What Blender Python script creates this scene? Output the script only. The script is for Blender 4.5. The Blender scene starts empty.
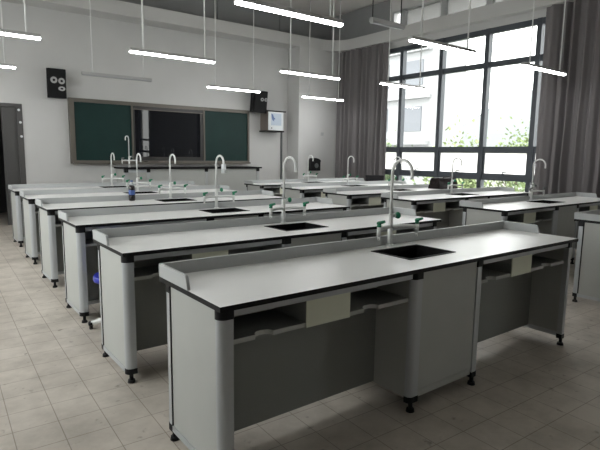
import bpy, bmesh, math, random
from mathutils import Vector, Matrix
C = bpy.context.scene.collection
rnd = random.Random(7)
PI = math.pi

# ------------------------------------------------------------------ materials
def new_mat(name):
    m = bpy.data.materials.new(name); m.use_nodes = True
    nt = m.node_tree
    return m, nt, nt.nodes['Principled BSDF']

def mat(name, col, rough=.5, metal=0., spec=.5, noise=0., nscale=6., bump=0., bscale=200., coat=0.):
    m, nt, b = new_mat(name)
    b.inputs['Base Color'].default_value = (*col, 1)
    b.inputs['Roughness'].default_value = rough
    b.inputs['Metallic'].default_value = metal
    b.inputs['Specular IOR Level'].default_value = spec
    if coat: b.inputs['Coat Weight'].default_value = coat
    tc = nt.nodes.new('ShaderNodeTexCoord')
    if noise:
        n = nt.nodes.new('ShaderNodeTexNoise'); n.inputs['Scale'].default_value = nscale; n.inputs['Detail'].default_value = 5
        nt.links.new(tc.outputs['Object'], n.inputs['Vector'])
        r = nt.nodes.new('ShaderNodeValToRGB')
        r.color_ramp.elements[0].position = .3; r.color_ramp.elements[1].position = .7
        r.color_ramp.elements[0].color = (*[c*(1-noise) for c in col], 1)
        r.color_ramp.elements[1].color = (*[min(1, c*(1+noise)) for c in col], 1)
        nt.links.new(n.outputs['Fac'], r.inputs['Fac']); nt.links.new(r.outputs['Color'], b.inputs['Base Color'])
    if bump:
        n2 = nt.nodes.new('ShaderNodeTexNoise'); n2.inputs['Scale'].default_value = bscale
        nt.links.new(tc.outputs['Object'], n2.inputs['Vector'])
        bp = nt.nodes.new('ShaderNodeBump'); bp.inputs['Strength'].default_value = bump; bp.inputs['Distance'].default_value = .01
        nt.links.new(n2.outputs['Fac'], bp.inputs['Height']); nt.links.new(bp.outputs['Normal'], b.inputs['Normal'])
    return m

def emit_mat(name, col, s):
    m, nt, b = new_mat(name)
    b.inputs['Base Color'].default_value = (*col, 1)
    b.inputs['Emission Color'].default_value = (*col, 1); b.inputs['Emission Strength'].default_value = s
    return m

def glass_mat(name, tint, translucent, gloss=.02, tcol=.92):
    m = bpy.data.materials.new(name); m.use_nodes = True
    nt = m.node_tree; nt.nodes.clear()
    out = nt.nodes.new('ShaderNodeOutputMaterial')
    tr = nt.nodes.new('ShaderNodeBsdfTransparent'); tr.inputs['Color'].default_value = (*tint, 1)
    gl = nt.nodes.new('ShaderNodeBsdfGlossy'); gl.inputs['Roughness'].default_value = .03
    mx = nt.nodes.new('ShaderNodeMixShader'); mx.inputs['Fac'].default_value = gloss
    nt.links.new(tr.outputs[0], mx.inputs[1]); nt.links.new(gl.outputs[0], mx.inputs[2])
    last = mx
    if translucent:
        tl = nt.nodes.new('ShaderNodeBsdfTranslucent'); tl.inputs['Color'].default_value = (tcol, tcol, tcol, 1)
        m2 = nt.nodes.new('ShaderNodeMixShader'); m2.inputs['Fac'].default_value = translucent
        nt.links.new(mx.outputs[0], m2.inputs[1]); nt.links.new(tl.outputs[0], m2.inputs[2]); last = m2
    nt.links.new(last.outputs[0], out.inputs['Surface'])
    return m

M = {}
M['wall'] = mat('wall_paint', (.59, .59, .583), .9, spec=.2, noise=.03, nscale=1.5)
M['beam'] = mat('beam_paint', (.57, .57, .563), .9, spec=.2)
M['ceiling'] = mat('ceiling_paint', (.74, .72, .70), .95, spec=.1)
M['laminate'] = mat('worktop_laminate', (.80, .805, .79), .32, spec=.7, noise=.012, nscale=9)
M['edge'] = mat('black_edge', (.008, .008, .009), .5, spec=.2)
M['panel'] = mat('grey_panel', (.42, .428, .412), .5, spec=.4, noise=.025, nscale=5)
M['inner'] = mat('inner_panel', (.25, .258, .245), .6, spec=.3)
M['cream'] = mat('cream_panel', (.68, .69, .57), .55, spec=.3)
M['alu'] = mat('aluminium_post', (.46, .48, .50), .38, metal=.35, spec=.5)
M['rail'] = mat('grey_rail', (.44, .455, .46), .42, spec=.4)
M['blackplastic'] = mat('black_plastic', (.009, .009, .01), .5, spec=.25)
M['sink'] = mat('sink_black', (.004, .004, .0045), .6, spec=.1)
M['tap'] = mat('tap_white', (.74, .75, .74), .3, spec=.5)
M['green'] = mat('handle_green', (.007, .20, .095), .4)
M['greyhandle'] = mat('handle_grey', (.13, .14, .14), .4)
M['frame'] = mat('window_frame_metal', (.075, .085, .10), .45, spec=.4)
M['curtain'] = mat('curtain_cloth', (.20, .188, .192), .9, spec=.1)
M['board'] = mat('chalkboard_green', (.006, .030, .027), .55, spec=.3, noise=.1, nscale=3)
M['boardframe'] = mat('board_frame', (.13, .118, .10), .45, metal=.2)
M['screen'] = mat('screen_glass', (.008, .009, .012), .02, spec=.5)
M['bezel'] = mat('screen_bezel', (.03, .028, .027), .4)
M['speaker'] = mat('speaker_black', (.009, .009, .010), .6, spec=.2)
M['cone'] = mat('speaker_cone', (.42, .42, .42), .5)
M['doorsteel'] = mat('door_steel', (.085, .083, .082), .5, metal=.2)
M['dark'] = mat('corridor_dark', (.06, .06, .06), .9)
M['white'] = mat('white_sheet', (.72, .75, .77), .5)
M['blue'] = mat('seat_blue', (.012, .022, .36), .4)
M['bluelabel'] = mat('bottle_label', (.05, .10, .30), .4)
M['cola'] = mat('bottle_dark', (.012, .008, .008), .12)
M['clear'] = mat('bottle_clear', (.42, .45, .47), .15)
M['inkblue'] = mat('ink_blue', (.10, .16, .34), .5)
M['paleblue'] = mat('pale_blue', (.50, .58, .68), .5)
M['brownbox'] = mat('box_side', (.20, .17, .15), .6)
M['bag'] = mat('bag_leather', (.018, .012, .012), .6, spec=.2, noise=.3, nscale=12)
M['blackcloth'] = mat('black_cloth', (.014, .013, .016), .8)
M['housing'] = mat('lamp_housing', (.42, .42, .42), .5)
M['tubeoff'] = mat('tube_unlit', (.40, .41, .42), .4)
M['lamp'] = emit_mat('lamp_tube', (1., 1., 1.), 30.)
M['glass'] = glass_mat('window_glass', (.97, .99, .985), 0)
M['frost'] = glass_mat('frosted_glass', (.95, .97, .96), .62)  # sash panes: whitish mix put in for the sky they reflect
M['frosthi'] = glass_mat('clerestory_glass', (.26, .27, .26), .5, .02, .45)
M['facade'] = mat('facade_paint', (.33, .335, .345), .9)
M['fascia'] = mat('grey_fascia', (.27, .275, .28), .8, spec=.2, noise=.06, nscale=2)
M['facadewin'] = mat('facade_window', (.16, .17, .19), .6)
M['leaf'] = mat('leaf_green', (.20, .25, .12), .8, spec=.1, noise=.4, nscale=4)
M['leaf_b'] = mat('leaf_dark', (.17, .22, .13), .8, spec=.1, noise=.4, nscale=3)
M['bark'] = mat('bark', (.2, .16, .12), .9)
M['hill'] = mat('hill_haze', (.30, .325, .33), 1., spec=0)
M['ground'] = mat('ground_outside', (.22, .22, .2), .95)
M['podium'] = mat('podium_wood', (.3, .27, .24), .7)

def floor_mat():
    m, nt, b = new_mat('floor_tiles'); N = nt.nodes; Lk = nt.links
    tc = N.new('ShaderNodeTexCoord'); mp = N.new('ShaderNodeMapping')
    mp.inputs['Rotation'].default_value = (0, 0, math.radians(1.8))
    mp.inputs['Location'].default_value = (FX, FY, 0)
    Lk.new(tc.outputs['Object'], mp.inputs['Vector'])
    br = N.new('ShaderNodeTexBrick'); br.offset = 0; br.squash = 1
    br.inputs['Scale'].default_value = 1; br.inputs['Brick Width'].default_value = .2065; br.inputs['Row Height'].default_value = .2065
    br.inputs['Mortar Size'].default_value = .0026; br.inputs['Mortar Smooth'].default_value = .3; br.inputs['Bias'].default_value = 0
    br.inputs['Color1'].default_value = (.54, .495, .445, 1); br.inputs['Color2'].default_value = (.52, .475, .425, 1)
    br.inputs['Mortar'].default_value = (.30, .26, .22, 1)
    Lk.new(mp.outputs[0], br.inputs['Vector'])
    n = N.new('ShaderNodeTexNoise'); n.inputs['Scale'].default_value = 3.; n.inputs['Detail'].default_value = 8; n.inputs['Roughness'].default_value = .65
    Lk.new(tc.outputs['Object'], n.inputs['Vector'])
    r = N.new('ShaderNodeValToRGB'); r.color_ramp.elements[0].position = .32; r.color_ramp.elements[0].color = (.72, .71, .69, 1)
    r.color_ramp.elements[1].position = .62; r.color_ramp.elements[1].color = (1.06, 1.06, 1.05, 1)
    Lk.new(n.outputs['Fac'], r.inputs['Fac'])
    mx = N.new('ShaderNodeMixRGB'); mx.blend_type = 'MULTIPLY'; mx.inputs['Fac'].default_value = 1
    Lk.new(br.outputs['Color'], mx.inputs['Color1']); Lk.new(r.outputs['Color'], mx.inputs['Color2'])
    # small scuffs and crumbs of dirt
    n2 = N.new('ShaderNodeTexNoise'); n2.inputs['Scale'].default_value = 13.; n2.inputs['Detail'].default_value = 4
    Lk.new(tc.outputs['Object'], n2.inputs['Vector'])
    r2 = N.new('ShaderNodeValToRGB'); r2.color_ramp.elements[0].position = .65; r2.color_ramp.elements[0].color = (0, 0, 0, 1)
    r2.color_ramp.elements[1].position = .76; r2.color_ramp.elements[1].color = (.7, .7, .7, 1)
    Lk.new(n2.outputs['Fac'], r2.inputs['Fac'])
    m2 = N.new('ShaderNodeMixRGB'); m2.inputs['Color2'].default_value = (.14, .12, .10, 1)
    Lk.new(r2.outputs['Color'], m2.inputs['Fac']); Lk.new(mx.outputs[0], m2.inputs['Color1'])
    Lk.new(m2.outputs[0], b.inputs['Base Color'])
    b.inputs['Roughness'].default_value = .5; b.inputs['Specular IOR Level'].default_value = .35
    bp = N.new('ShaderNodeBump'); bp.inputs['Strength'].default_value = .25; bp.inputs['Distance'].default_value = .004; bp.invert = True
    Lk.new(br.outputs['Fac'], bp.inputs['Height']); Lk.new(bp.outputs['Normal'], b.inputs['Normal'])
    return m
FX, FY = 0., -.003
M['floor'] = floor_mat()

# ------------------------------------------------------------------ mesh helpers
def bx(bm, x0, x1, y0, y1, z0, z1, mi=0):
    vs = [bm.verts.new((x, y, z)) for z in (z0, z1) for x, y in ((x0, y0), (x1, y0), (x1, y1), (x0, y1))]
    fs = [(0, 3, 2, 1), (4, 5, 6, 7), (0, 1, 5, 4), (1, 2, 6, 5), (2, 3, 7, 6), (3, 0, 4, 7)]
    for f in fs:
        bm.faces.new([vs[i] for i in f]).material_index = mi
    return vs

def prism(bm, pts, z0, z1, mi=0, axis='z', smooth=False):
    """extrude a 2D outline along an axis"""
    def P(a, b, c):
        return (a, b, c) if axis == 'z' else ((c, a, b) if axis == 'x' else (a, c, b))
    lo = [bm.verts.new(P(a, b, z0)) for a, b in pts]; hi = [bm.verts.new(P(a, b, z1)) for a, b in pts]
    n = len(pts); fs = []
    for i in range(n):
        j = (i+1) % n
        f = bm.faces.new((lo[i], lo[j], hi[j], hi[i])); f.smooth = smooth; fs.append(f)
    fs.append(bm.faces.new(lo[::-1])); fs.append(bm.faces.new(hi))
    for f in fs: f.material_index = mi
    bmesh.ops.recalc_face_normals(bm, faces=fs)

def tube(bm, path, r, n=10, mi=0, cap=True):
    path = [Vector(p) for p in path]
    rr = r if isinstance(r, (list, tuple)) else [r]*len(path)
    rings = []
    prev = None
    for i, p in enumerate(path):
        t = (path[min(i+1, len(path)-1)]-path[max(i-1, 0)]).normalized()
        if prev is None:
            a = Vector((0, 0, 1)) if abs(t.z) < .9 else Vector((1, 0, 0))
            u = t.cross(a).normalized()
        else:
            u = (prev-t*prev.dot(t)).normalized()
        prev = u; v = t.cross(u)
        rings.append([bm.verts.new(p+(u*math.cos(2*PI*k/n)+v*math.sin(2*PI*k/n))*rr[i]) for k in range(n)])
    fs = []
    for a, b in zip(rings, rings[1:]):
        for k in range(n):
            f = bm.faces.new((a[k], a[(k+1) % n], b[(k+1) % n], b[k])); f.smooth = True; fs.append(f)
    if cap:
        fs.append(bm.faces.new(rings[0][::-1])); fs.append(bm.faces.new(rings[-1]))
    for f in fs: f.material_index = mi
    bmesh.ops.recalc_face_normals(bm, faces=fs)

def cyl(bm, x, y, z0, z1, r, n=16, mi=0, r1=None):
    tube(bm, [(x, y, z0), (x, y, z1)], [r, r if r1 is None else r1], n, mi)

def ellipsoid(bm, c, r, mi=0, seg=14, ring=8):
    mtx = Matrix.Translation(c) @ Matrix.Diagonal((*r, 1))
    res = bmesh.ops.create_uvsphere(bm, u_segments=seg, v_segments=ring, radius=1, matrix=mtx)
    for v in res['verts']:
        for f in v.link_faces: f.material_index = mi; f.smooth = True

def obj(name, bm, mats, parent=None, loc=None, bevel=0.):
    if bevel:
        bmesh.ops.bevel(bm, geom=[e for e in bm.edges if e.calc_face_angle(0) > .6], offset=bevel, segments=2, affect='EDGES', profile=.6)
    me = bpy.data.meshes.new(name); bm.to_mesh(me); bm.free()
    for m in (mats if isinstance(mats, (list, tuple)) else [mats]): me.materials.append(M[m])
    o = bpy.data.objects.new(name, me); C.objects.link(o)
    if parent: o.parent = parent
    if loc: o.location = loc
    return o

def box_obj(name, m, dims, parent=None, bevel=0., loc=None):
    bm = bmesh.new(); bx(bm, *dims)
    return obj(name, bm, m, parent, loc, bevel)

def tag(o, label, cat, group=None):
    o['label'] = label; o['category'] = cat
    if group: o['group'] = group
    return o

def thing(name, label, cat, loc=(0, 0, 0), rotz=0, group=None):
    o = bpy.data.objects.new(name, None); C.objects.link(o); o.empty_display_size = .1
    o.location = loc; o.rotation_euler = (0, 0, rotz)
    return tag(o, label, cat, group)

def struct(name, bm, m):
    o = obj(name, bm, m); o['kind'] = 'structure'; return o

def copy_tree(o, parent=None):
    c = o.copy(); C.objects.link(c)
    if parent: c.parent = parent
    for ch in [x for x in bpy.data.objects if x.parent == o]: copy_tree(ch, c)
    return c

# ------------------------------------------------------------------ room
YF, XW, XL, YB, ZC = 10.5, 8.95, -1.1, -5.5, 4.9
COLX, COLY = 7.57, 10.03          # corner column
BX, BZ0, BZ1 = 8.76, 3.93, 4.18   # beam on the window wall
bm = bmesh.new(); bx(bm, XL-.15, XW+.15, YB-.15, YF+2.4, -.12, 0); struct('floor', bm, 'floor')
bm = bmesh.new(); bx(bm, XL-.15, XW+.15, YB-.15, YF+.15, ZC, ZC+.12); struct('ceiling', bm, 'ceiling')
LY0, LY1, LZ0, LZ1 = 1.9, 8.6, .95, 2.6
bm = bmesh.new()
bx(bm, XL-.15, XL, YB-.15, LY0, 0, ZC); bx(bm, XL-.15, XL, LY1, YF+.15, 0, ZC); bx(bm, XL-.15, XL, LY0, LY1, 0, LZ0); bx(bm, XL-.15, XL, LY0, LY1, LZ1, ZC)
struct('wall_left', bm, 'wall')
bm = bmesh.new(); bx(bm, XL, XW+.15, YB-.15, YB, 0, ZC); struct('wall_back', bm, 'wall')
# front wall with a doorway
DX0, DX1, DZ = .72, 1.64, 2.2
bm = bmesh.new()
bx(bm, XL, DX0, YF, YF+.15, 0, ZC); bx(bm, DX0, DX1, YF, YF+.15, DZ, ZC); bx(bm, DX1, XW+.15, YF, YF+.15, 0, ZC)
struct('wall_front', bm, 'wall')
# window wall with two openings
WY0, WY1, WZ0, WZ1 = 2.67, 9.12, .62, 3.80
HY0, HY1, HZ0, HZ1 = 2.67, 8.36, 4.14, 4.60
bm = bmesh.new()
RY0, RY1 = -4.0, -2.7
bx(bm, XW, XW+.2, YB, RY0, 0, ZC); bx(bm, XW, XW+.2, RY1, WY0, 0, ZC); bx(bm, XW, XW+.2, RY0, RY1, 0, WZ0); bx(bm, XW, XW+.2, RY0, RY1, WZ1, ZC); bx(bm, XW, XW+.2, WY1, YF, 0, ZC); bx(bm, XW, XW+.2, WY0, WY1, 0, WZ0)
bx(bm, XW, XW+.2, WY0, WY1, WZ1, HZ0); bx(bm, XW, XW+.2, WY0, WY1, HZ1, ZC); bx(bm, XW, XW+.2, HY1, WY1, HZ0, HZ1)
struct('wall_right', bm, 'wall')
# ring beam, rounded at the inner corner
bm = bmesh.new()
r = .55
pts = [(XL, COLY)]
pts += [(BX-r+r*math.sin(a), COLY-r+r*math.cos(a)) for a in [PI/2*k/10 for k in range(11)]]
pts += [(BX, YB), (XW, YB), (XW, YF), (XL, YF)]
prism(bm, pts, BZ0, BZ1)
struct('trim_1', bm, 'beam')
# corner column
bm = bmesh.new(); bx(bm, COLX, XW, COLY, YF, 0, BZ0); struct('trim_2', bm, 'wall')
# corridor behind the doorway
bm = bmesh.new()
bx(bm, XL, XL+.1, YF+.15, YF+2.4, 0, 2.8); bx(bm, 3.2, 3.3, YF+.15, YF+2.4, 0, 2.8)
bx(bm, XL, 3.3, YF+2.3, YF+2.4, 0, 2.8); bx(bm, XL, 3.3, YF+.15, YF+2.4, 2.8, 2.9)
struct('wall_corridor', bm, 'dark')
# skirting
bm = bmesh.new(); bx(bm, DX1, COLX, YF-.012, YF, 0, .1); struct('baseboard_front', bm, 'rail')

# door: steel frame, one fixed leaf, the other leaf open
dr = bpy.data.objects.new('door_1', None); C.objects.link(dr); dr.location = (DX1, YF, 0); dr['kind'] = 'structure'
bm = bmesh.new()
bx(bm, -.09, 0, -.02, .12, 0, DZ-.06); bx(bm, DX0-DX1, DX0-DX1+.07, -.02, .12, 0, DZ-.06); bx(bm, DX0-DX1, 0, -.02, .12, DZ-.06, DZ)
obj('door_frame', bm, 'doorsteel', dr)
bm = bmesh.new(); bx(bm, -.33, -.09, .03, .075, .01, DZ-.06); bx(bm, -.29, -.13, .02, .03, .25, 1.0); bx(bm, -.29, -.13, .02, .03, 1.15, 2.0)
obj('door_leaf', bm, 'doorsteel', dr, bevel=.004)
for z, x in ((2.09, -.055), (1.87, -.04), (1.62, -.035)):
    bm = bmesh.new(); tube(bm, [(x, -.034, z), (x, -.018, z)], .022, 10); obj('door_bolt', bm, 'white', dr)

# ---- window 1
w = bpy.data.objects.new('window_1', None); C.objects.link(w); w.location = (XW, 0, 0); w['kind'] = 'structure'
MU = [9.10, 8.03, 6.945, 5.88, 4.86, 3.78, 2.69]
B1, B2, B3 = 3.125, 1.52, .965
bm = bmesh.new()
fx0, fx1 = .02, .12
for i, y in enumerate(MU):
    h = .045 if 0 < i < len(MU)-1 else .03
    bx(bm, fx0-.02, fx1, y-h, y+h, WZ0, WZ1)
for z, h in ((WZ0+.03, .03), (WZ1-.05, .05), (B1, .05), (B2, .045), (B3, .05)):
    bx(bm, fx0, fx1-.01, WY0, WY1, z-h, z+h)
obj('window_frame', bm, 'frame', w)
for a, b in zip(MU[1:], MU):
    for z0, z1, g in ((WZ0+.06, B3-.05, 'glass'), (B2+.045, B1-.05, 'glass'), (B1+.05, WZ1-.1, 'glass')):
        box_obj('window_pane', g, (.065, .071, a+.045, b-.045, z0, z1), w)
    s = bmesh.new()
    y0, y1, z0, z1 = a+.046, b-.046, B3+.051, B2-.046
    t = .03
    bx(s, .03, .085, y0, y0+t, z0, z1); bx(s, .03, .085, y1-t, y1, z0, z1); bx(s, .03, .085, y0+t, y1-t, z0, z0+t); bx(s, .03, .085, y0+t, y1-t, z1-t, z1)
    so = obj('awning_sash', s, 'frame', w)
    box_obj('sash_pane', 'frost', (.055, .061, y0+t, y1-t, z0+t, z1-t), so)
    lm = bmesh.new(); yc = (y0+y1)/2
    bx(lm, -.005, .03, yc-.03, yc+.03, z0+.004, z0+.035); tube(lm, [(.0, yc, z0+.03), (-.03, yc, z0+.06), (-.03, yc-.1, z0+.075)], .011, 8)
    obj('sash_latch', lm, 'frame', so)
# ---- clerestory above the beam
w2 = bpy.data.objects.new('window_2', None); C.objects.link(w2); w2.location = (XW, 0, 0); w2['kind'] = 'structure'
bm = bmesh.new()
for y in MU[1:]: bx(bm, .0, .1, y-.07, y+.07, HZ0, HZ1)
bx(bm, .0, .1, HY0, HY1, HZ0, HZ0+.04); bx(bm, .0, .1, HY0, HY1, HZ1-.04, HZ1); bx(bm, 0, .1, HY1-.05, HY1, HZ0, HZ1)
obj('window_frame', bm, 'rail', w2)
for a, b in zip(MU[2:], MU[1:]):
    box_obj('window_pane', 'frosthi', (.05, .056, a+.07, b-.07, HZ0+.04, HZ1-.04), w2)
# ---- unseen windows, added on the left side to daylight bench ends and floor
w3 = bpy.data.objects.new('window_3', None); C.objects.link(w3); w3.location = (XL-.15, 0, 0); w3['kind'] = 'structure'
bm = bmesh.new(); nb = 6
for k in range(nb+1):
    y = LY0+(LY1-LY0)*k/nb; bx(bm, .03, .1, y-.03, y+.03, LZ0, LZ1)
for z in (LZ0+.03, LZ1-.03): bx(bm, .03, .1, LY0, LY1, z-.03, z+.03)
obj('window_frame', bm, 'frame', w3)
for k in range(nb): box_obj('window_pane', 'glass', (.06, .066, LY0+(LY1-LY0)*k/nb+.03, LY0+(LY1-LY0)*(k+1)/nb-.03, LZ0+.06, LZ1-.06), w3)
# inner sill
bm = bmesh.new(); bx(bm, XW-.1, XW+.02, WY0, WY1, WZ0-.03, WZ0); struct('trim_3', bm, 'wall')

w4 = bpy.data.objects.new('window_4', None); C.objects.link(w4); w4.location = (XW, 0, 0); w4['kind'] = 'structure'
bm = bmesh.new()
for y in (RY0+.03, RY1-.03): bx(bm, .02, .12, y-.03, y+.03, WZ0, WZ1)
for z, h in ((WZ0+.03, .03), (WZ1-.03, .03), (B1, .05), (B2, .045), (B3, .05)): bx(bm, .02, .11, RY0, RY1, z-h, z+h)
obj('window_frame', bm, 'frame', w4)
for z0, z1 in ((WZ0+.06, B3-.05), (B3+.05, B2-.045), (B2+.045, B1-.05), (B1+.05, WZ1-.06)):
    box_obj('window_pane', 'glass', (.065, .071, RY0+.06, RY1-.06, z0, z1), w4)
# dark panelled fascia between the ring beam and the ceiling
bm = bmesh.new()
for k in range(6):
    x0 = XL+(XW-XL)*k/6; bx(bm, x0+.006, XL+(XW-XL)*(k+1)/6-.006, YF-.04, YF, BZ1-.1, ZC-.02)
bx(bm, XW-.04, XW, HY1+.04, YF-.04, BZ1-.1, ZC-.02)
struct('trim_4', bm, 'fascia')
# ---- curtains
def curtain(label, y0, y1, seed, per):
    R = random.Random(seed)
    n = int((y1-y0)/.006); ph = 0; prof = []
    amp = .045; fr = 1.; tgt_a, tgt_f = .045, 1.
    for i in range(n+1):
        y = y0+(y1-y0)*i/n
        if i % 28 == 0: tgt_a = R.uniform(.05, .095); tgt_f = R.uniform(.6, 1.5)
        amp += (tgt_a-amp)*.07; fr += (tgt_f-fr)*.07
        ph += 2*PI*fr/per*(y1-y0)/n
        prof.append((y, amp*math.sin(ph)+.25*amp*math.sin(2.3*ph+1)))
    bm = bmesh.new(); zs = [.08, .6, 1.2, 1.9, 2.6, 3.2, 3.7, BZ0-.012]
    def sheet(off):
        g = []
        for k, z in enumerate(zs):
            t = (z-.08)/(BZ0-.08)
            row = []
            for y, d in prof:
                yy = y+.012*math.sin(3*z+y*7)*(1-t)
                row.append(bm.verts.new((BX+.045+off+d*(1.0-.35*t), yy, z)))
            g.append(row)
        return g
    a, b = sheet(0), sheet(.006)
    for g, fl in ((a, 0), (b, 1)):
        for r0, r1 in zip(g, g[1:]):
            for i in range(len(r0)-1):
                q = (r0[i], r0[i+1], r1[i+1], r1[i]); f = bm.faces.new(q[::-1] if fl else q); f.smooth = True
    for i in range(len(prof)-1):
        bm.faces.new((a[0][i], b[0][i], b[0][i+1], a[0][i+1]))
    for k in range(len(zs)-1):
        bm.faces.new((a[k][0], a[k+1][0], b[k+1][0], b[k][0])); bm.faces.new((a[k][-1], b[k][-1], b[k+1][-1], a[k+1][-1]))
    bmesh.ops.recalc_face_normals(bm, faces=bm.faces)
    t = thing('curtain', label, 'curtain', (0, 0, 0), group='window curtains')
    obj('drape', bm, 'curtain', t)
    return t
curtain('long dark grey curtain gathered at the far end of the window by the corner column', 8.30, 9.98, 3, .18)
curtain('long dark grey curtain gathered at the near end of the window, at the right edge', 2.75, 4.70, 11, .20)

# ------------------------------------------------------------------ lab benches
BL, BD, BH, RIM = 2.887, .592, .80, .061
ST = .022

def quarter_post(x0, x1, y0, y1, cx, cy, r=.045):
    """outline of a post whose corner (cx,cy) = (0/1,0/1) is rounded"""
    pts = []
    for ax, ay in ((0, 0), (1, 0), (1, 1), (0, 1)):
        px, py = (x0, x1)[ax], (y0, y1)[ay]
        if (ax, ay) == (cx, cy):
            ox, oy = px+(r if ax == 0 else -r), py+(r if ay == 0 else -r)
            st = {(0, 0): PI, (1, 0): 1.5*PI, (1, 1): 0, (0, 1): .5*PI}[(ax, ay)]
            for k in range(9):
                a = st+PI/2*k/8; pts.append((ox+r*math.cos(a), oy+r*math.sin(a)))
        else: pts.append((px, py))
    return pts

def add_post(root, x0, x1, y0, y1, corner, r=.042):
    bm = bmesh.new(); pts = quarter_post(x0, x1, y0, y1, *corner, r=r)
    prism(bm, pts, .088, .735, smooth=False)
    if True:   # shallow grooves along the extrusion
        pass
    p = obj('post', bm, 'alu', root)
    g = .002
    pc = quarter_post(x0-g, x1+g, y0-g, y1+g, *corner, r=r)
    bm = bmesh.new(); prism(bm, pc, .735, BH-ST); obj('corner_cap', bm, 'blackplastic', p)
    bm = bmesh.new(); prism(bm, pc, .055, .088)
    mx, my = (x0+x1)/2, (y0+y1)/2
    cyl(bm, mx, my, .018, .055, .012, 10); cyl(bm, mx, my, 0, .018, .024, 14, r1=.02)
    obj('levelling_foot', bm, 'blackplastic', p)
    return p

def make_faucet(root, x, y, z, arms=((-.17, -.065), (.155, -.085)), neck=(0, -1), tip=.16, green='green', htop=.545, rod=.3):
    bm = bmesh.new()
    cyl(bm, x, y, z, z+.012, .026, 16); cyl(bm, x, y, z+.012, z+.2, .0155, 14); 
    r = tip/2; top = htop-r
    path = [(x, y, z+.2), (x, y, z+top)]
    for k in range(1, 13):
        a = PI*k/12*1.06; d = r-r*math.cos(a)
        path.append((x+neck[0]*d, y+neck[1]*d, z+top+r*math.sin(a)))
    d = path[-1]; path.append((d[0], d[1], d[2]-.02))
    tube(bm, path, .0098, 12)
    az = z+.125
    for ax, ay in arms:
        tube(bm, [(x, y, az), (x+ax*.55, y+ay*.45, az+.004), (x+ax, y+ay, az)], .0125, 10)
        cyl(bm, x+ax, y+ay, az-.04, az+.018, .0125, 12); cyl(bm, x+ax, y+ay, az-.062, az-.04, .008, 10)
    tube(bm, [(x, y, az+.07), (x+.035, y-.006, az+.07)], .012, 10)
    f = obj('faucet', bm, 'tap', root)
    def handle(hx, hy, hz, tilt):
        h = bmesh.new()
        cyl(h, hx, hy, hz, hz+.012, .014, 12); ellipsoid(h, (hx, hy, hz+.022), (.016, .016, .013))
        tube(h, [(hx, hy, hz+.024), (hx+tilt*.03, hy-.02, hz+.034)], [.011, .008], 8)
        return obj('handle', h, green, f)
    for (ax, ay), tl in zip(arms, (1, 1)): handle(x+ax, y+ay, az+.018, tl)
    h = bmesh.new(); tube(h, [(x+.035, y-.006, az+.07), (x+.047, y-.008, az+.07)], .014, 12); ellipsoid(h, (x+.055, y-.01, az+.07), (.014, .022, .022))
    obj('handle', h, green, f)
    return f

def build_shelf(x0, x1, y0, y1, z0, z1, notches):
    """shelf board with half-round hand notches in its front edge"""
    pts = [(x0, y0)]
    for c, r in notches:
        for k in range(9):
            a = PI-PI*k/8; pts.append((c+r*math.cos(a), y0+.75*r*math.sin(a)))
    pts += [(x1, y0), (x1, y1), (x0, y1)]
    bm = bmesh.new(); prism(bm, pts, z0, z1)
    for f in bm.faces:
        if abs(f.normal.z) > .5: f.material_index = 1  # top and underside take a darker colour standing in for knee-space shade
    return bm

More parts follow.
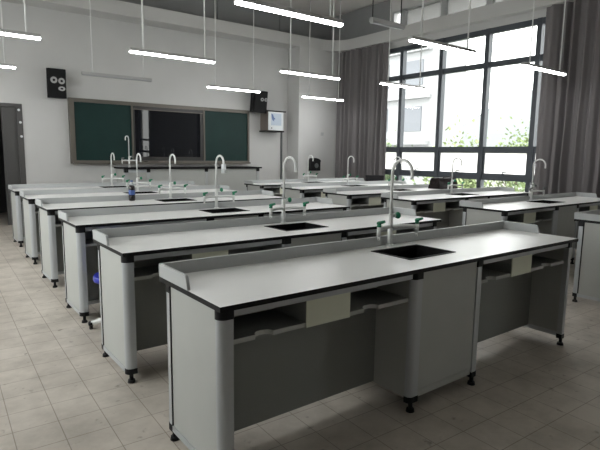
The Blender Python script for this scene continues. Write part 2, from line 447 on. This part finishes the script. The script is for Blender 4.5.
def make_bench(label):
    t = thing('lab_bench', label, 'lab bench', group='student lab benches')
    S = (1.285, 1.675, .185, .465)     # sink opening
    # worktop: slab with a hole, light top, black edges
    bm = bmesh.new()
    xs = [0, S[0], S[1], BL]; ys = [0, S[2], S[3], BD]
    for z, up in ((BH, 1), (BH-ST, 0)):
        V = [[bm.verts.new((x, y, z)) for x in xs] for y in ys]
        for j in range(3):
            for i in range(3):
                if i == 1 and j == 1: continue
                q = [V[j][i], V[j][i+1], V[j+1][i+1], V[j+1][i]]
                bm.faces.new(q if up else q[::-1]).material_index = 0 if up else 1
        if up: T = V
        else: Bv = V
    def side(a, b, c, d): bm.faces.new((a, b, c, d)).material_index = 1
    for i in range(3):
        side(Bv[0][i], Bv[0][i+1], T[0][i+1], T[0][i]); side(Bv[3][i+1], Bv[3][i], T[3][i], T[3][i+1])
        side(Bv[i+1][0], Bv[i][0], T[i][0], T[i+1][0]); side(Bv[i][3], Bv[i+1][3], T[i+1][3], T[i][3])
    side(Bv[1][2], Bv[1][1], T[1][1], T[1][2]); side(Bv[2][1], Bv[2][2], T[2][2], T[2][1])
    side(Bv[1][1], Bv[2][1], T[2][1], T[1][1]); side(Bv[2][2], Bv[1][2], T[1][2], T[2][2])
    wt = obj('worktop', bm, ['laminate', 'edge'], t)
    # sink
    bm = bmesh.new(); a, b, c, d = S; e = .004; g = .012
    pts_o = [(a-g, c-g), (b+g, c-g), (b+g, d+g), (a-g, d+g)]; pts_i = [(a+e, c+e), (b-e, c+e), (b-e, d-e), (a+e, d-e)]; k = .03
    pts_b = [(a+k, c+k), (b-k, c+k), (b-k, d-k), (a+k, d-k)]
    ro = [bm.verts.new((x, y, BH+.0005)) for x, y in pts_o]; ro2 = [bm.verts.new((x, y, BH+.004)) for x, y in pts_o]
    ri = [bm.verts.new((x, y, BH+.004)) for x, y in pts_i]; rb = [bm.verts.new((x, y, BH-.2)) for x, y in pts_b]
    for A, B in ((ro, ro2), (ro2, ri), (ri, rb)):
        for i in range(4): bm.faces.new((A[i], A[(i+1) % 4], B[(i+1) % 4], B[i]))
    bm.faces.new(rb)
    bmesh.ops.recalc_face_normals(bm, faces=bm.faces)
    for f in bm.faces: f.normal_flip() if f.calc_center_median().z > BH and f.normal.z < -.5 else None
    sk = obj('sink', bm, 'sink', t)
    bm = bmesh.new(); cyl(bm, (a+b)/2, (c+d)/2, BH-.199, BH-.194, .03, 14); obj('drain', bm, 'greyhandle', sk)
    # raised rail: back and two returns with sloped ends
    bm = bmesh.new(); th = .014
    bx(bm, 0, BL, BD-th, BD, BH, BH+RIM)
    out = [(.285, BH), (BD-th, BH), (BD-th, BH+RIM), (.315, BH+RIM), (.304, BH+RIM*.93), (.297, BH+RIM*.72)]
    prism(bm, out, 0, th, axis='x'); prism(bm, out, BL-th, BL, axis='x')
    obj('back_rail', bm, 'rail', t)
    # end panels
    for s in (0, 1):
        X = (lambda v: v) if s == 0 else (lambda v: BL-v)
        x0, x1 = sorted((X(.018), X(.036)))
        pn = box_obj('end_panel', 'panel', (x0, x1, .062, .515, .088, BH-ST), t)
        x0, x1 = sorted((X(.014), X(.040)))
        box_obj('bottom_strip', 'alu', (x0, x1, .062, .515, .058, .088), pn)
        x0, x1 = sorted((X(.012), X(.072)))
        add_post(t, x0, x1, .026, .062, (s, 0), r=.032)
        x0, x1 = sorted((X(.014), X(.06)))
        p = add_post(t, x0, x1, .512, .556, (s, 1), r=.016)
        x0, x1 = sorted((X(.0125), X(.02)))
        box_obj('post_groove', 'blackplastic', (x0, x1, .502, .509, .09, BH-ST), p)
    # central sink cabinet
    add_post(t, 1.14, 1.206, .026, .062, (0, 0), r=.03); add_post(t, 1.70, 1.764, .026, .062, (1, 0), r=.03)
    d = box_obj('cabinet_door', 'panel', (1.209, 1.696, .032, .05, .115, BH-ST-.002), t, bevel=.002)
    box_obj('kick_strip', 'panel', (1.209, 1.696, .034, .052, .075, .111), d)
    for x in (1.15, 1.732):
        box_obj('cabinet_side', 'panel', (x, x+.018, .062, .55, .075, BH-ST), t)
    box_obj('cabinet_back', 'panel', (1.168, 1.732, .535, .55, .075, BH-ST), t)
    # two knee bays: apron, notched book shelf, cream divider box, modesty panel
    for x0, x1, cr, nt in ((.075, 1.132, (.449, .707), ((.235, .045), (.86, .05))), (1.768, 2.812, (2.10, 2.338), ((1.90, .045), (2.575, .05)))):
        box_obj('apron_rail', 'alu', (x0-.001, x1+.001, .034, .05, .742, BH-ST), t)
        y0 = .055
        sh = obj('book_shelf', build_shelf(x0, x1, y0, .30, .617, .637, [n for n in nt]), ['panel', 'inner'], t)
        dv = box_obj('shelf_divider', 'inner', (cr[0], cr[1], .0501, .298, .637, .762), t)
        box_obj('divider_front', 'cream', (cr[0], cr[1], .044, .05, .617, .742), dv)
        box_obj('shelf_lid', 'inner', (x0, x1, .05, .30, .762, BH-ST), t)
        e0 = x0 if x0 < 1 else 1.75; e1 = x1+.018 if x0 < 1 else x1
        box_obj('modesty_panel', 'inner', (.036 if x0 < 1 else 1.75, 1.15 if x0 < 1 else BL-.036, .30, .316, .082, BH-ST), t)
    make_faucet(t, 1.507, .543, BH)
    return t

bench_pos = [
 ('A', .875, 1.633, 'large grey lab bench nearest the camera, its front and left end in full view'),
 ('B', .909, 2.851, 'grey lab bench directly behind the nearest bench, blue stool behind its left end'),
 ('C', .969, 4.136, 'grey lab bench in the left row with a white cap on its tap spout'),
 ('D', 1.013, 5.420, 'grey lab bench in the left row with the drink bottle standing on it'),
 ('E', 1.055, 6.705, 'grey lab bench in the left row right behind the one with the bottle'),
 ('F', 1.104, 8.049, 'farthest grey lab bench of the left row, closest to the chalkboard'),
 ('G', 4.948, 1.612, 'grey lab bench cut off by the right edge, only its left end in view'),
 ('H', 5.029, 2.943, 'grey lab bench in the right row beside the near curtain, grey tap handles'),
 ('I', 5.108, 4.268, 'grey right row lab bench just in front of the one with the dark brown bag'),
 ('J', 4.969, 5.353, 'grey lab bench in the right row with the dark brown bag on top'),
 ('K', 5.02, 6.545, 'grey lab bench in the right row directly behind the one with the dark bag'),
 ('L', 5.02, 7.76, 'farthest grey lab bench of the right row, nearest the corner column'),
]
bench0 = None; benches = {}
for k, x, y, lab in bench_pos:
    if bench0 is None: bench0 = make_bench(lab); o = bench0
    else: o = copy_tree(bench0)
    o['label'] = lab; o.location = (x, y, 0); benches[k] = o
def child(o, n): return [c for c in bpy.data.objects if c.parent == o and c.name.split('.')[0] == n]
for h in child(child(benches['H'], 'faucet')[0], 'handle'):
    h.data = h.data.copy(); h.data.materials[0] = M['greyhandle']; h['label'] = 'grey tap handle'
fc = child(benches['C'], 'faucet')[0]
bm = bmesh.new(); cyl(bm, 1.507, .543-.16, BH+.37, BH+.46, .026, 16, r1=.022)
sc = obj('spout_cap', bm, 'white', fc); sc['label'] = 'white cap pulled over the tap spout'

for k in 'CDEF':
    box_obj('bottom_rail', 'alu', (.037, 1.149, .284, .2995, .07, .10), benches[k])
# ------------------------------------------------------------------ teacher's bench on its platform
bm = bmesh.new(); bx(bm, 1.9, 7.3, 8.80, YF-.02, 0, .2)
tag(obj('podium', bm, 'podium', bevel=.01), 'low platform under the teacher bench in front of the chalkboard', 'platform')
t = thing('teacher_bench', 'long grey teacher bench with thin black top, below the chalkboard', 'teacher bench', (3.02, 9.2, .2))
TL, TD, TH = 2.95, .6, .885
bm = bmesh.new(); bx(bm, 0, TL, 0, TD, TH-.03, TH); obj('worktop', bm, 'edge', t, bevel=.003)
for x in (.05, .46, 1.65, 2.87):
    bm = bmesh.new(); prism(bm, quarter_post(x-.03, x+.03, .03, .09, 0, 0, .02), .03, TH-.09); p = obj('post', bm, 'rail', t)
    box_obj('corner_cap', 'blackplastic', (x-.033, x+.033, .027, .093, TH-.09, TH-.03), p)
    bm = bmesh.new(); cyl(bm, x, .06, 0, .03, .02, 12); obj('levelling_foot', bm, 'blackplastic', p)
for x0, x1 in ((.49, 1.62), (1.68, 2.84), (.08, .43)):
    box_obj('front_panel', 'panel', (x0, x1, .045, .063, .06, TH-.03), t)
for x in (.03, 2.86): box_obj('end_panel', 'panel', (x, x+.018, .09, .55, .06, TH-.03), t)
box_obj('apron_rail', 'alu', (.08, .43, .035, .045, TH-.09, TH-.045), t)
make_faucet(t, .17, .22, TH, arms=((-.13, 0), (.13, 0)), neck=(-.8, -.6), tip=.10, green='greyhandle', htop=.57)
for x, z in ((-.02, 0),): pass

# ------------------------------------------------------------------ chalkboard with screen
cb = thing('chalkboard', 'wide green chalkboard with a black screen set in its middle', 'chalkboard', (2.42, YF, 0))
W, Z0, Z1 = 3.98, 1.13, 2.37
bm = bmesh.new(); f = .07
bx(bm, 0, W, -.09, 0, Z1-f, Z1); bx(bm, 0, W, -.09, 0, Z0, Z0+f*.9); bx(bm, 0, f+.02, -.09, 0, Z0+f*.9, Z1-f); bx(bm, W-f*.6, W, -.09, 0, Z0+f*.9, Z1-f)
bx(bm, 1.185, 1.215, -.085, 0, Z0+f*.9, Z1-f); bx(bm, 2.79, 2.825, -.085, 0, Z0+f*.9, Z1-f)
obj('frame', bm, 'boardframe', cb, bevel=.004)
box_obj('writing_panel', 'board', (.09, 1.185, -.055, -.01, Z0+f*.9, Z1-f), cb)
box_obj('writing_panel', 'board', (2.825, W-.042, -.055, -.01, Z0+f*.9, Z1-f), cb)
bm = bmesh.new(); bx(bm, 1.215, 2.79, -.025, 0, Z0+f*.9, Z1-f); bx(bm, 1.215, 2.79, -.066, -.025, 2.235, 2.30); bx(bm, 1.215, 2.79, -.066, -.025, Z0+f*.9, 1.27)
bx(bm, 1.215, 1.255, -.066, -.025, 1.27, 2.235); bx(bm, 2.72, 2.79, -.066, -.025, 1.27, 2.235)
sc = obj('screen_housing', bm, 'bezel', cb)
box_obj('screen_display', 'screen', (1.256, 2.719, -.010, .0, -.48, .48), sc, loc=(0, -.042, 1.7525)).rotation_euler.x = math.radians(.9)
box_obj('screen_trim', 'boardframe', (1.215, 2.79, -.072, -.0661, 2.225, 2.240), sc)
bm = bmesh.new(); bx(bm, .02, W-.02, -.17, -.09, Z0-.005, Z0+.02); bx(bm, .02, W-.02, -.17, -.16, Z0+.02, Z0+.035)
obj('chalk_ledge', bm, 'boardframe', cb)
bm = bmesh.new(); bx(bm, 1.40, 1.47, -.15, -.10, Z0+.0205, Z0+.05); tag(obj('board_eraser', bm, 'blackplastic', loc=(2.42, YF, 0), bevel=.004), 'small dark eraser on the chalk ledge below the screen', 'eraser')
bm = bmesh.new(); bx(bm, 1.70, 1.84, -.15, -.10, Z0+.0205, Z0+.05); tag(obj('chalk_box', bm, 'brownbox', loc=(2.42, YF, 0), bevel=.003), 'small brown chalk box on the ledge below the screen', 'chalk box')

# ------------------------------------------------------------------ loudspeakers
def speaker(label, x, z, w, h, d, rz, rx, discs):
    t = thing('loudspeaker', label, 'loudspeaker', (x, YF-.06, z), 0, 'wall loudspeakers')
    t.rotation_euler = (rx, 0, rz)
    bm = bmesh.new(); prism(bm, [(-w/2+.03, 0), (w/2-.03, 0), (w/2, -d*.75), (w/2-.02, -d), (-w/2+.02, -d), (-w/2, -d*.75)], -h/2, h/2)
    obj('cabinet', bm, 'speaker', t, bevel=.006)
    for dx, dz, rr, sx in discs:
        bm = bmesh.new()
        for k in range(2):
            R0, mi, y0, y1 = ((rr, 0, -d-.008, -d), (rr*.38, 1, -d-.012, -d-.008))[k]
            pts = [(dx+sx*R0*math.cos(2*PI*i/18), dz+R0*math.sin(2*PI*i/18)) for i in range(18)]
            prism(bm, pts, y0, y1, mi, axis='y')
        obj('driver', bm, ['cone', 'speaker'], t)
    bm = bmesh.new(); bx(bm, -.05, .05, -.02, .058, -.07, .07); obj('wall_bracket', bm, 'blackplastic', t)
    return t
speaker('black wall loudspeaker left of the chalkboard, three pale drivers', 2.20, 2.60, .33, .52, .2, 0, math.radians(3), ((-.055, .055, .058, 1), (.075, .045, .056, 1), (.075, -.09, .04, 1.5)))
speaker('black wall loudspeaker right of the chalkboard above the white box', 6.60, 2.60, .36, .50, .26, math.radians(-4), math.radians(9), ((.02, .06, .04, 1), (.12, .06, .04, 1)))

# ------------------------------------------------------------------ wall cabinet box with picture on its door, conduit
t = thing('wall_cabinet', 'white-fronted wall box with a blue drawing on its door, right of the chalkboard', 'wall box', (6.76, YF, 1.92))
bm = bmesh.new(); bx(bm, 0, .44, -.34, 0, 0, .44); obj('case', bm, 'brownbox', t)
box_obj('top_cover', 'blackplastic', (-.03, .50, -.37, 0, .44, .465), t)
dd = box_obj('door', 'white', (.0, .43, -.358, -.34, .005, .435), t, bevel=.003)
bm = bmesh.new()
bx(bm, .07, .37, -.3605, -.358, .12, .40)
obj('door_picture', bm, 'paleblue', dd)
bm = bmesh.new()
prism(bm, [(.08, .39), (.13, .37), (.15, .31), (.20, .27), (.15, .25), (.16, .21), (.11, .24), (.09, .30)], -.3625, -.3606, axis='y')
obj('door_emblem', bm, 'inkblue', dd)
bm = bmesh.new(); tube(bm, [(.09, -.366, .055), (.09, -.358, .055)], .014, 10); obj('door_lock', bm, 'blackplastic', dd)
box_obj('base_bracket', 'blackplastic', (-.03, .50, -.3, 0, -.03, 0), t)
bm = bmesh.new(); bx(bm, 7.36, 7.40, YF-.03, YF, .1, 2.30); tag(obj('cable_conduit', bm, 'greyhandle'), 'thin grey cable conduit running down the wall from the white box', 'conduit')

bm = bmesh.new(); bx(bm, 8.28, 8.36, COLY-.012, COLY, 1.84, 1.92); tag(obj('wall_switch', bm, 'rail', bevel=.003), 'small grey switch plate on the corner column', 'switch')
t = thing('wall_dispenser', 'small black rounded box on the corner column above the far tap', 'dispenser', (8.03, COLY, .96))
bm = bmesh.new()
prism(bm, [(-.15, 0), (.15, 0), (.15, .22), (.17, .25), (.10, .30), (0, .32), (-.10, .31), (-.15, .26)], -.13, 0, axis='y'); obj('case', bm, 'blackplastic', t, bevel=.006)
bm = bmesh.new(); tube(bm, [(.02, -.134, .13), (.02, -.13, .13)], .062, 14); obj('viewing_window', bm, 'greyhandle', t)

# ------------------------------------------------------------------ loose things
bt = thing('drink_bottle', 'dark plastic drink bottle with a blue label on a left row bench', 'bottle', (2.025, 5.925, BH))
def lathe(prof, n=20):
    bm = bmesh.new(); rings = [[bm.verts.new((r*math.cos(2*PI*k/n), r*math.sin(2*PI*k/n), z)) for k in range(n)] for r, z in prof]
    for a, b in zip(rings, rings[1:]):
        for k in range(n): bm.faces.new((a[k], a[(k+1) % n], b[(k+1) % n], b[k])).smooth = True
    bm.faces.new(rings[0][::-1]); bm.faces.new(rings[-1]); return bm
obj('body', lathe([(.028, 0), (.037, .01), (.037, .05), (.034, .065), (.036, .08), (.036, .15), (.034, .165), (.026, .185)]), 'cola', bt)
obj('label_band', lathe([(.0368, .072), (.0372, .075), (.0372, .125), (.0368, .128)]), 'bluelabel', bt)
obj('neck', lathe([(.026, .185), (.015, .208), (.013, .222)]), 'clear', bt)
obj('cap', lathe([(.0155, .222), (.0155, .238), (.014, .240)]), 'inkblue', bt)

hb = thing('handbag', 'dark brown bag lying on a right row bench by the window', 'bag', (7.49, 5.63, BH), math.radians(0))
bm = bmesh.new()
prism(bm, [(-.25, -.13), (.25, -.13), (.25, .13), (-.25, .13)], 0, .19)
for v in bm.verts:
    if v.co.z > .1: v.co.x *= .95; v.co.y *= .7; v.co.x += .0
bmesh.ops.subdivide_edges(bm, edges=bm.edges[:], cuts=3, use_grid_fill=True)
for v in bm.verts:
    if v.co.z > .01: v.co += Vector((rnd.uniform(-1, 1), rnd.uniform(-1, 1), rnd.uniform(-1, 1)))*.009
obj('body', bm, 'bag', hb, bevel=0)
bm = bmesh.new(); tube(bm, [(-.12, -.07, .17), (-.13, -.10, .205), (0, -.12, .212), (.13, -.10, .205), (.12, -.07, .17)], .011, 8); obj('strap', bm, 'bag', hb)

# chair by the far curtain
ch = thing('chair', 'black padded chair by the far curtain, only its backrest top in view', 'chair', (8.42, 8.22, 0), math.radians(-48))
bm = bmesh.new(); bx(bm, -.23, .23, -.22, .22, .42, .48); obj('seat', bm, 'blackcloth', ch, bevel=.015)
bm = bmesh.new(); bx(bm, -.205, .205, -.235, -.19, .55, .92); obj('backrest', bm, 'blackcloth', ch, bevel=.015)
for sx in (-1, 1):
    bm = bmesh.new(); tube(bm, [(sx*.2, .2, 0), (sx*.2, .19, .42)], .012, 8); obj('leg', bm, 'greyhandle', ch)
    bm = bmesh.new(); tube(bm, [(sx*.2, -.22, 0), (sx*.2, -.2, .42), (sx*.2, -.19, .8)], .012, 8); obj('leg', bm, 'greyhandle', ch)

# blue stool behind the second bench
st = thing('stool', 'round blue swivel stool on a pale star base behind the second bench', 'stool', (1.23, 3.87, 0))
bm = bmesh.new(); cyl(bm, 0, 0, .395, .44, .215, 28, r1=.21); obj('seat', bm, 'blue', st, bevel=.012)
bm = bmesh.new(); cyl(bm, 0, 0, .1, .35, .026, 14); cyl(bm, 0, 0, .35, .395, .016, 12); obj('column', bm, 'greyhandle', st)
bm = bmesh.new()
for k in range(5):
    a = math.radians(151+72*k); c, s = math.cos(a), math.sin(a)
    tube(bm, [(0, 0, .10), (.12*c, .12*s, .085), (.25*c, .25*s, .045)], [.028, .022, .017], 10)
b5 = obj('star_base', bm, 'tap', st)
for k in range(5):
    a = math.radians(151+72*k); c, s = math.cos(a), math.sin(a)
    bm = bmesh.new(); tube(bm, [(.235*c, .235*s, .045), (.265*c, .265*s, .042)], .0195, 10); cyl(bm, .25*c, .25*s, 0, .045, .014, 10); obj('foot_cap', bm, 'blackplastic', b5)

# ------------------------------------------------------------------ pendant lamps
LZ = 2.65
def make_lamp(label, lit=True, L=1.2):
    t = thing('pendant_lamp', label, 'ceiling lamp', group='linear pendant lamps')
    bm = bmesh.new(); prism(bm, [(-.036, .0), (-.02, .04), (.02, .04), (.036, .0)], 0, L, axis='x'); obj('housing', bm, 'housing', t)
    bm = bmesh.new(); prism(bm, [(-.031, -.001), (-.031, -.012), (-.018, -.022), (.018, -.022), (.031, -.012), (.031, -.001)], .006, L-.006, axis='x')
    obj('tube', bm, 'lamp' if lit else 'tubeoff', t)
    for x in (.15*L, .88*L):
        bm = bmesh.new(); cyl(bm, x, 0, .045, ZC-LZ-.02, .009, 8); rd = obj('hanger_rod', bm, 'tap', t)
        bm = bmesh.new(); cyl(bm, x, 0, ZC-LZ-.02, ZC-LZ, .03, 12); obj('ceiling_cup', bm, 'rail', rd)
    return t
lamps = [
 (2.28, 3.93, 'lit linear pendant lamp at the top centre, largest and nearest of the lamps'),
 (4.50, 3.92, 'lit linear pendant lamp in front of the window, above the middle panes'),
 (6.90, 3.95, 'lit linear pendant lamp in front of the near curtain'),
 (.07, 6.62, 'lit linear pendant lamp at the left edge, upper of two above the door'),
 (2.31, 6.66, 'lit linear pendant lamp high above the left half of the chalkboard'),
 (4.66, 6.65, 'lit linear pendant lamp between the right loudspeaker and far curtain, upper of two'),
 (6.78, 6.55, 'lit linear pendant lamp at the window beside the far curtain'),
 (.18, 9.17, 'lit linear pendant lamp at the left edge, lower of two above the door'),
 (4.67, 9.15, 'lit linear pendant lamp just above the right half of the chalkboard, by the loudspeaker'),
 (7.03, 9.18, 'lit linear pendant lamp in front of the corner column, lower of two'),
]
lamp0 = None
for x, y, lab in lamps:
    if lamp0 is None: lamp0 = make_lamp(lab); o = lamp0
    else: o = copy_tree(lamp0)
    o['label'] = lab; o.location = (x, y, LZ)
o = make_lamp('unlit linear pendant lamp, faint dark line above the left chalkboard panel', False); o.location = (2.35, 9.15, LZ)
# short unlit fixture hung higher, before the clerestory
t = thing('ceiling_fixture', 'short unlit tube fixture hung near the ceiling before the far clerestory pane', 'ceiling lamp', (5.69, 5.75, 3.38))
bm = bmesh.new(); prism(bm, [(-.04, 0), (-.03, .06), (.03, .06), (.04, 0)], 0, .72, axis='x'); obj('housing', bm, 'housing', t)
bm = bmesh.new(); prism(bm, [(-.03, -.02), (-.03, -.001), (.03, -.001), (.03, -.02)], .01, .71, axis='x'); obj('tube', bm, 'tubeoff', t)
bm = bmesh.new(); cyl(bm, .03, 0, .06, ZC-3.38, .008, 8); cyl(bm, .66, 0, .06, ZC-3.38, .008, 8); obj('hanger_rod', bm, 'blackplastic', t)

# ------------------------------------------------------------------ outside
bm = bmesh.new(); bx(bm, XW+.5, 160, -80, 160, -4.2, -4); go = struct('ground_outside', bm, 'ground')
def building(label, x, y0, y1, h, seed):
    t = thing('apartment_building', label, 'building', (x, y0, -4))
    L = y1-y0
    bm = bmesh.new(); bx(bm, 0, 3.2, 0, L, 0, h); obj('walls', bm, 'facade', t)
    R = random.Random(seed)
    for k in range(int(h/3)):
        for j in range(int(L/3)):
            y = 1+j*3
            if y+1.6 > L: continue
            wn = box_obj('window', 'facadewin', (-.06, 0, y, y+1.5, 1+k*3, 2.6+k*3), t)
        bx_ = box_obj('balcony_slab', 'facade', (-.5, 0, .3, L-.3, 3*k+.1, 3*k+.35), t)
    return t
building('pale apartment building outside seen through the left window panes', 27, 21.3, 39, 15.5, 1)
def tree(label, x, y, h, r, leaf, seed):
    R = random.Random(seed)
    t = thing('tree', label, 'tree', (x, y, -4), group='trees outside the window')
    bm = bmesh.new(); tube(bm, [(0, 0, 0), (.1, 0, h*.4), (0, .1, h*.75)], [.16, .12, .06], 8)
    for k in range(6):
        a = R.uniform(0, 6.28); z = h*R.uniform(.4, .7)
        tube(bm, [(0, 0, z), (r*.6*math.cos(a), r*.6*math.sin(a), z+h*.15)], [.06, .02], 6)
    obj('trunk', bm, 'bark', t)
    bm = bmesh.new()
    for k in range(2600):
        u, v, w_ = R.gauss(0, .42), R.gauss(0, .42), R.gauss(0, .36)
        c = Vector((u*r, v*r, h*.72+w_*h*.36))
        s = R.uniform(.06, .14)
        ax = Vector((R.uniform(-1, 1), R.uniform(-1, 1), R.uniform(-1, 1))).normalized(); b_ = ax.orthogonal().normalized(); d_ = ax.cross(b_)
        bm.faces.new([bm.verts.new(c+b_*s), bm.verts.new(c+d_*s*.55), bm.verts.new(c-b_*s), bm.verts.new(c-d_*s*.55)])
    obj('crown', bm, leaf, t)
    return t
for i, (x, y, h, r, lf, lab) in enumerate([
 (19.0, 13.4, 6.0, 1.5, 'leaf', 'pale green tree outside, behind the middle window panes'),
  (19.5, 18.6, 5.6, 1.3, 'leaf_b', 'green tree outside against the pale building, left window panes'),
 (27.5, 15.6, 6.6, 1.6, 'leaf', 'leafy tree outside, left part of the pane beside the near curtain'),
 (24.5, 12.4, 6.4, 1.5, 'leaf_b', 'leafy tree outside, just left of the near curtain edge'),
 (12.6, 7.2, 4.3, 1.0, 'leaf', 'low bush outside, below the sash beside the near curtain'),
 (13.4, 9.9, 4.3, 1.2, 'leaf', 'low bush outside, below the sash of the middle panes'),
 (13.6, 13.4, 4.3, 1.3, 'leaf_b', 'low bush outside, below the sash of the left panes')]):
    tree(lab, x, y, h, r, lf, 40+i)
bm = bmesh.new()
ridge = [(40, -5), (44, 6), (50, 11), (57, 15), (64, 17), (70, 13), (78, 9), (90, 3), (100, -5)]
prism(bm, ridge, 110, 130, axis='x')
for v in bm.verts:
    v.co.y = v.co.y
struct('hill_outside', bm, 'hill')

# ------------------------------------------------------------------ sky
wd = bpy.data.worlds.new('sky'); bpy.context.scene.world = wd; wd.use_nodes = True
bg = wd.node_tree.nodes['Background']; bg.inputs['Color'].default_value = (1., .99, .97, 1); bg.inputs['Strength'].default_value = 5.0

# ------------------------------------------------------------------ camera
cam = bpy.data.cameras.new('camera'); co = bpy.data.objects.new('camera', cam); C.objects.link(co)
R_ = Vector((0.79607693, -0.60504225, 0.01361625)); U_ = Vector((0.07353196, 0.11903204, 0.99016384)); F_ = Vector((0.60071172, 0.78724536, -0.1392486))
m3 = Matrix((R_, U_, -F_)).transposed()
co.matrix_world = Matrix.Translation((0, 0, 1.37346)) @ m3.to_4x4()
cam.sensor_width = 36; cam.lens = 505.19*36/600; cam.clip_start = .05; cam.clip_end = 400
sc = bpy.context.scene; sc.camera = co
sc.view_settings.view_transform = 'Standard'; sc.view_settings.look = 'None'; sc.view_settings.gamma = 1
sc.view_settings.use_curve_mapping = False; sc.view_settings.exposure = .17
sc.cycles.max_bounces = 10; sc.cycles.diffuse_bounces = 6; sc.cycles.transparent_max_bounces = 16
sc.cycles.use_denoising = True
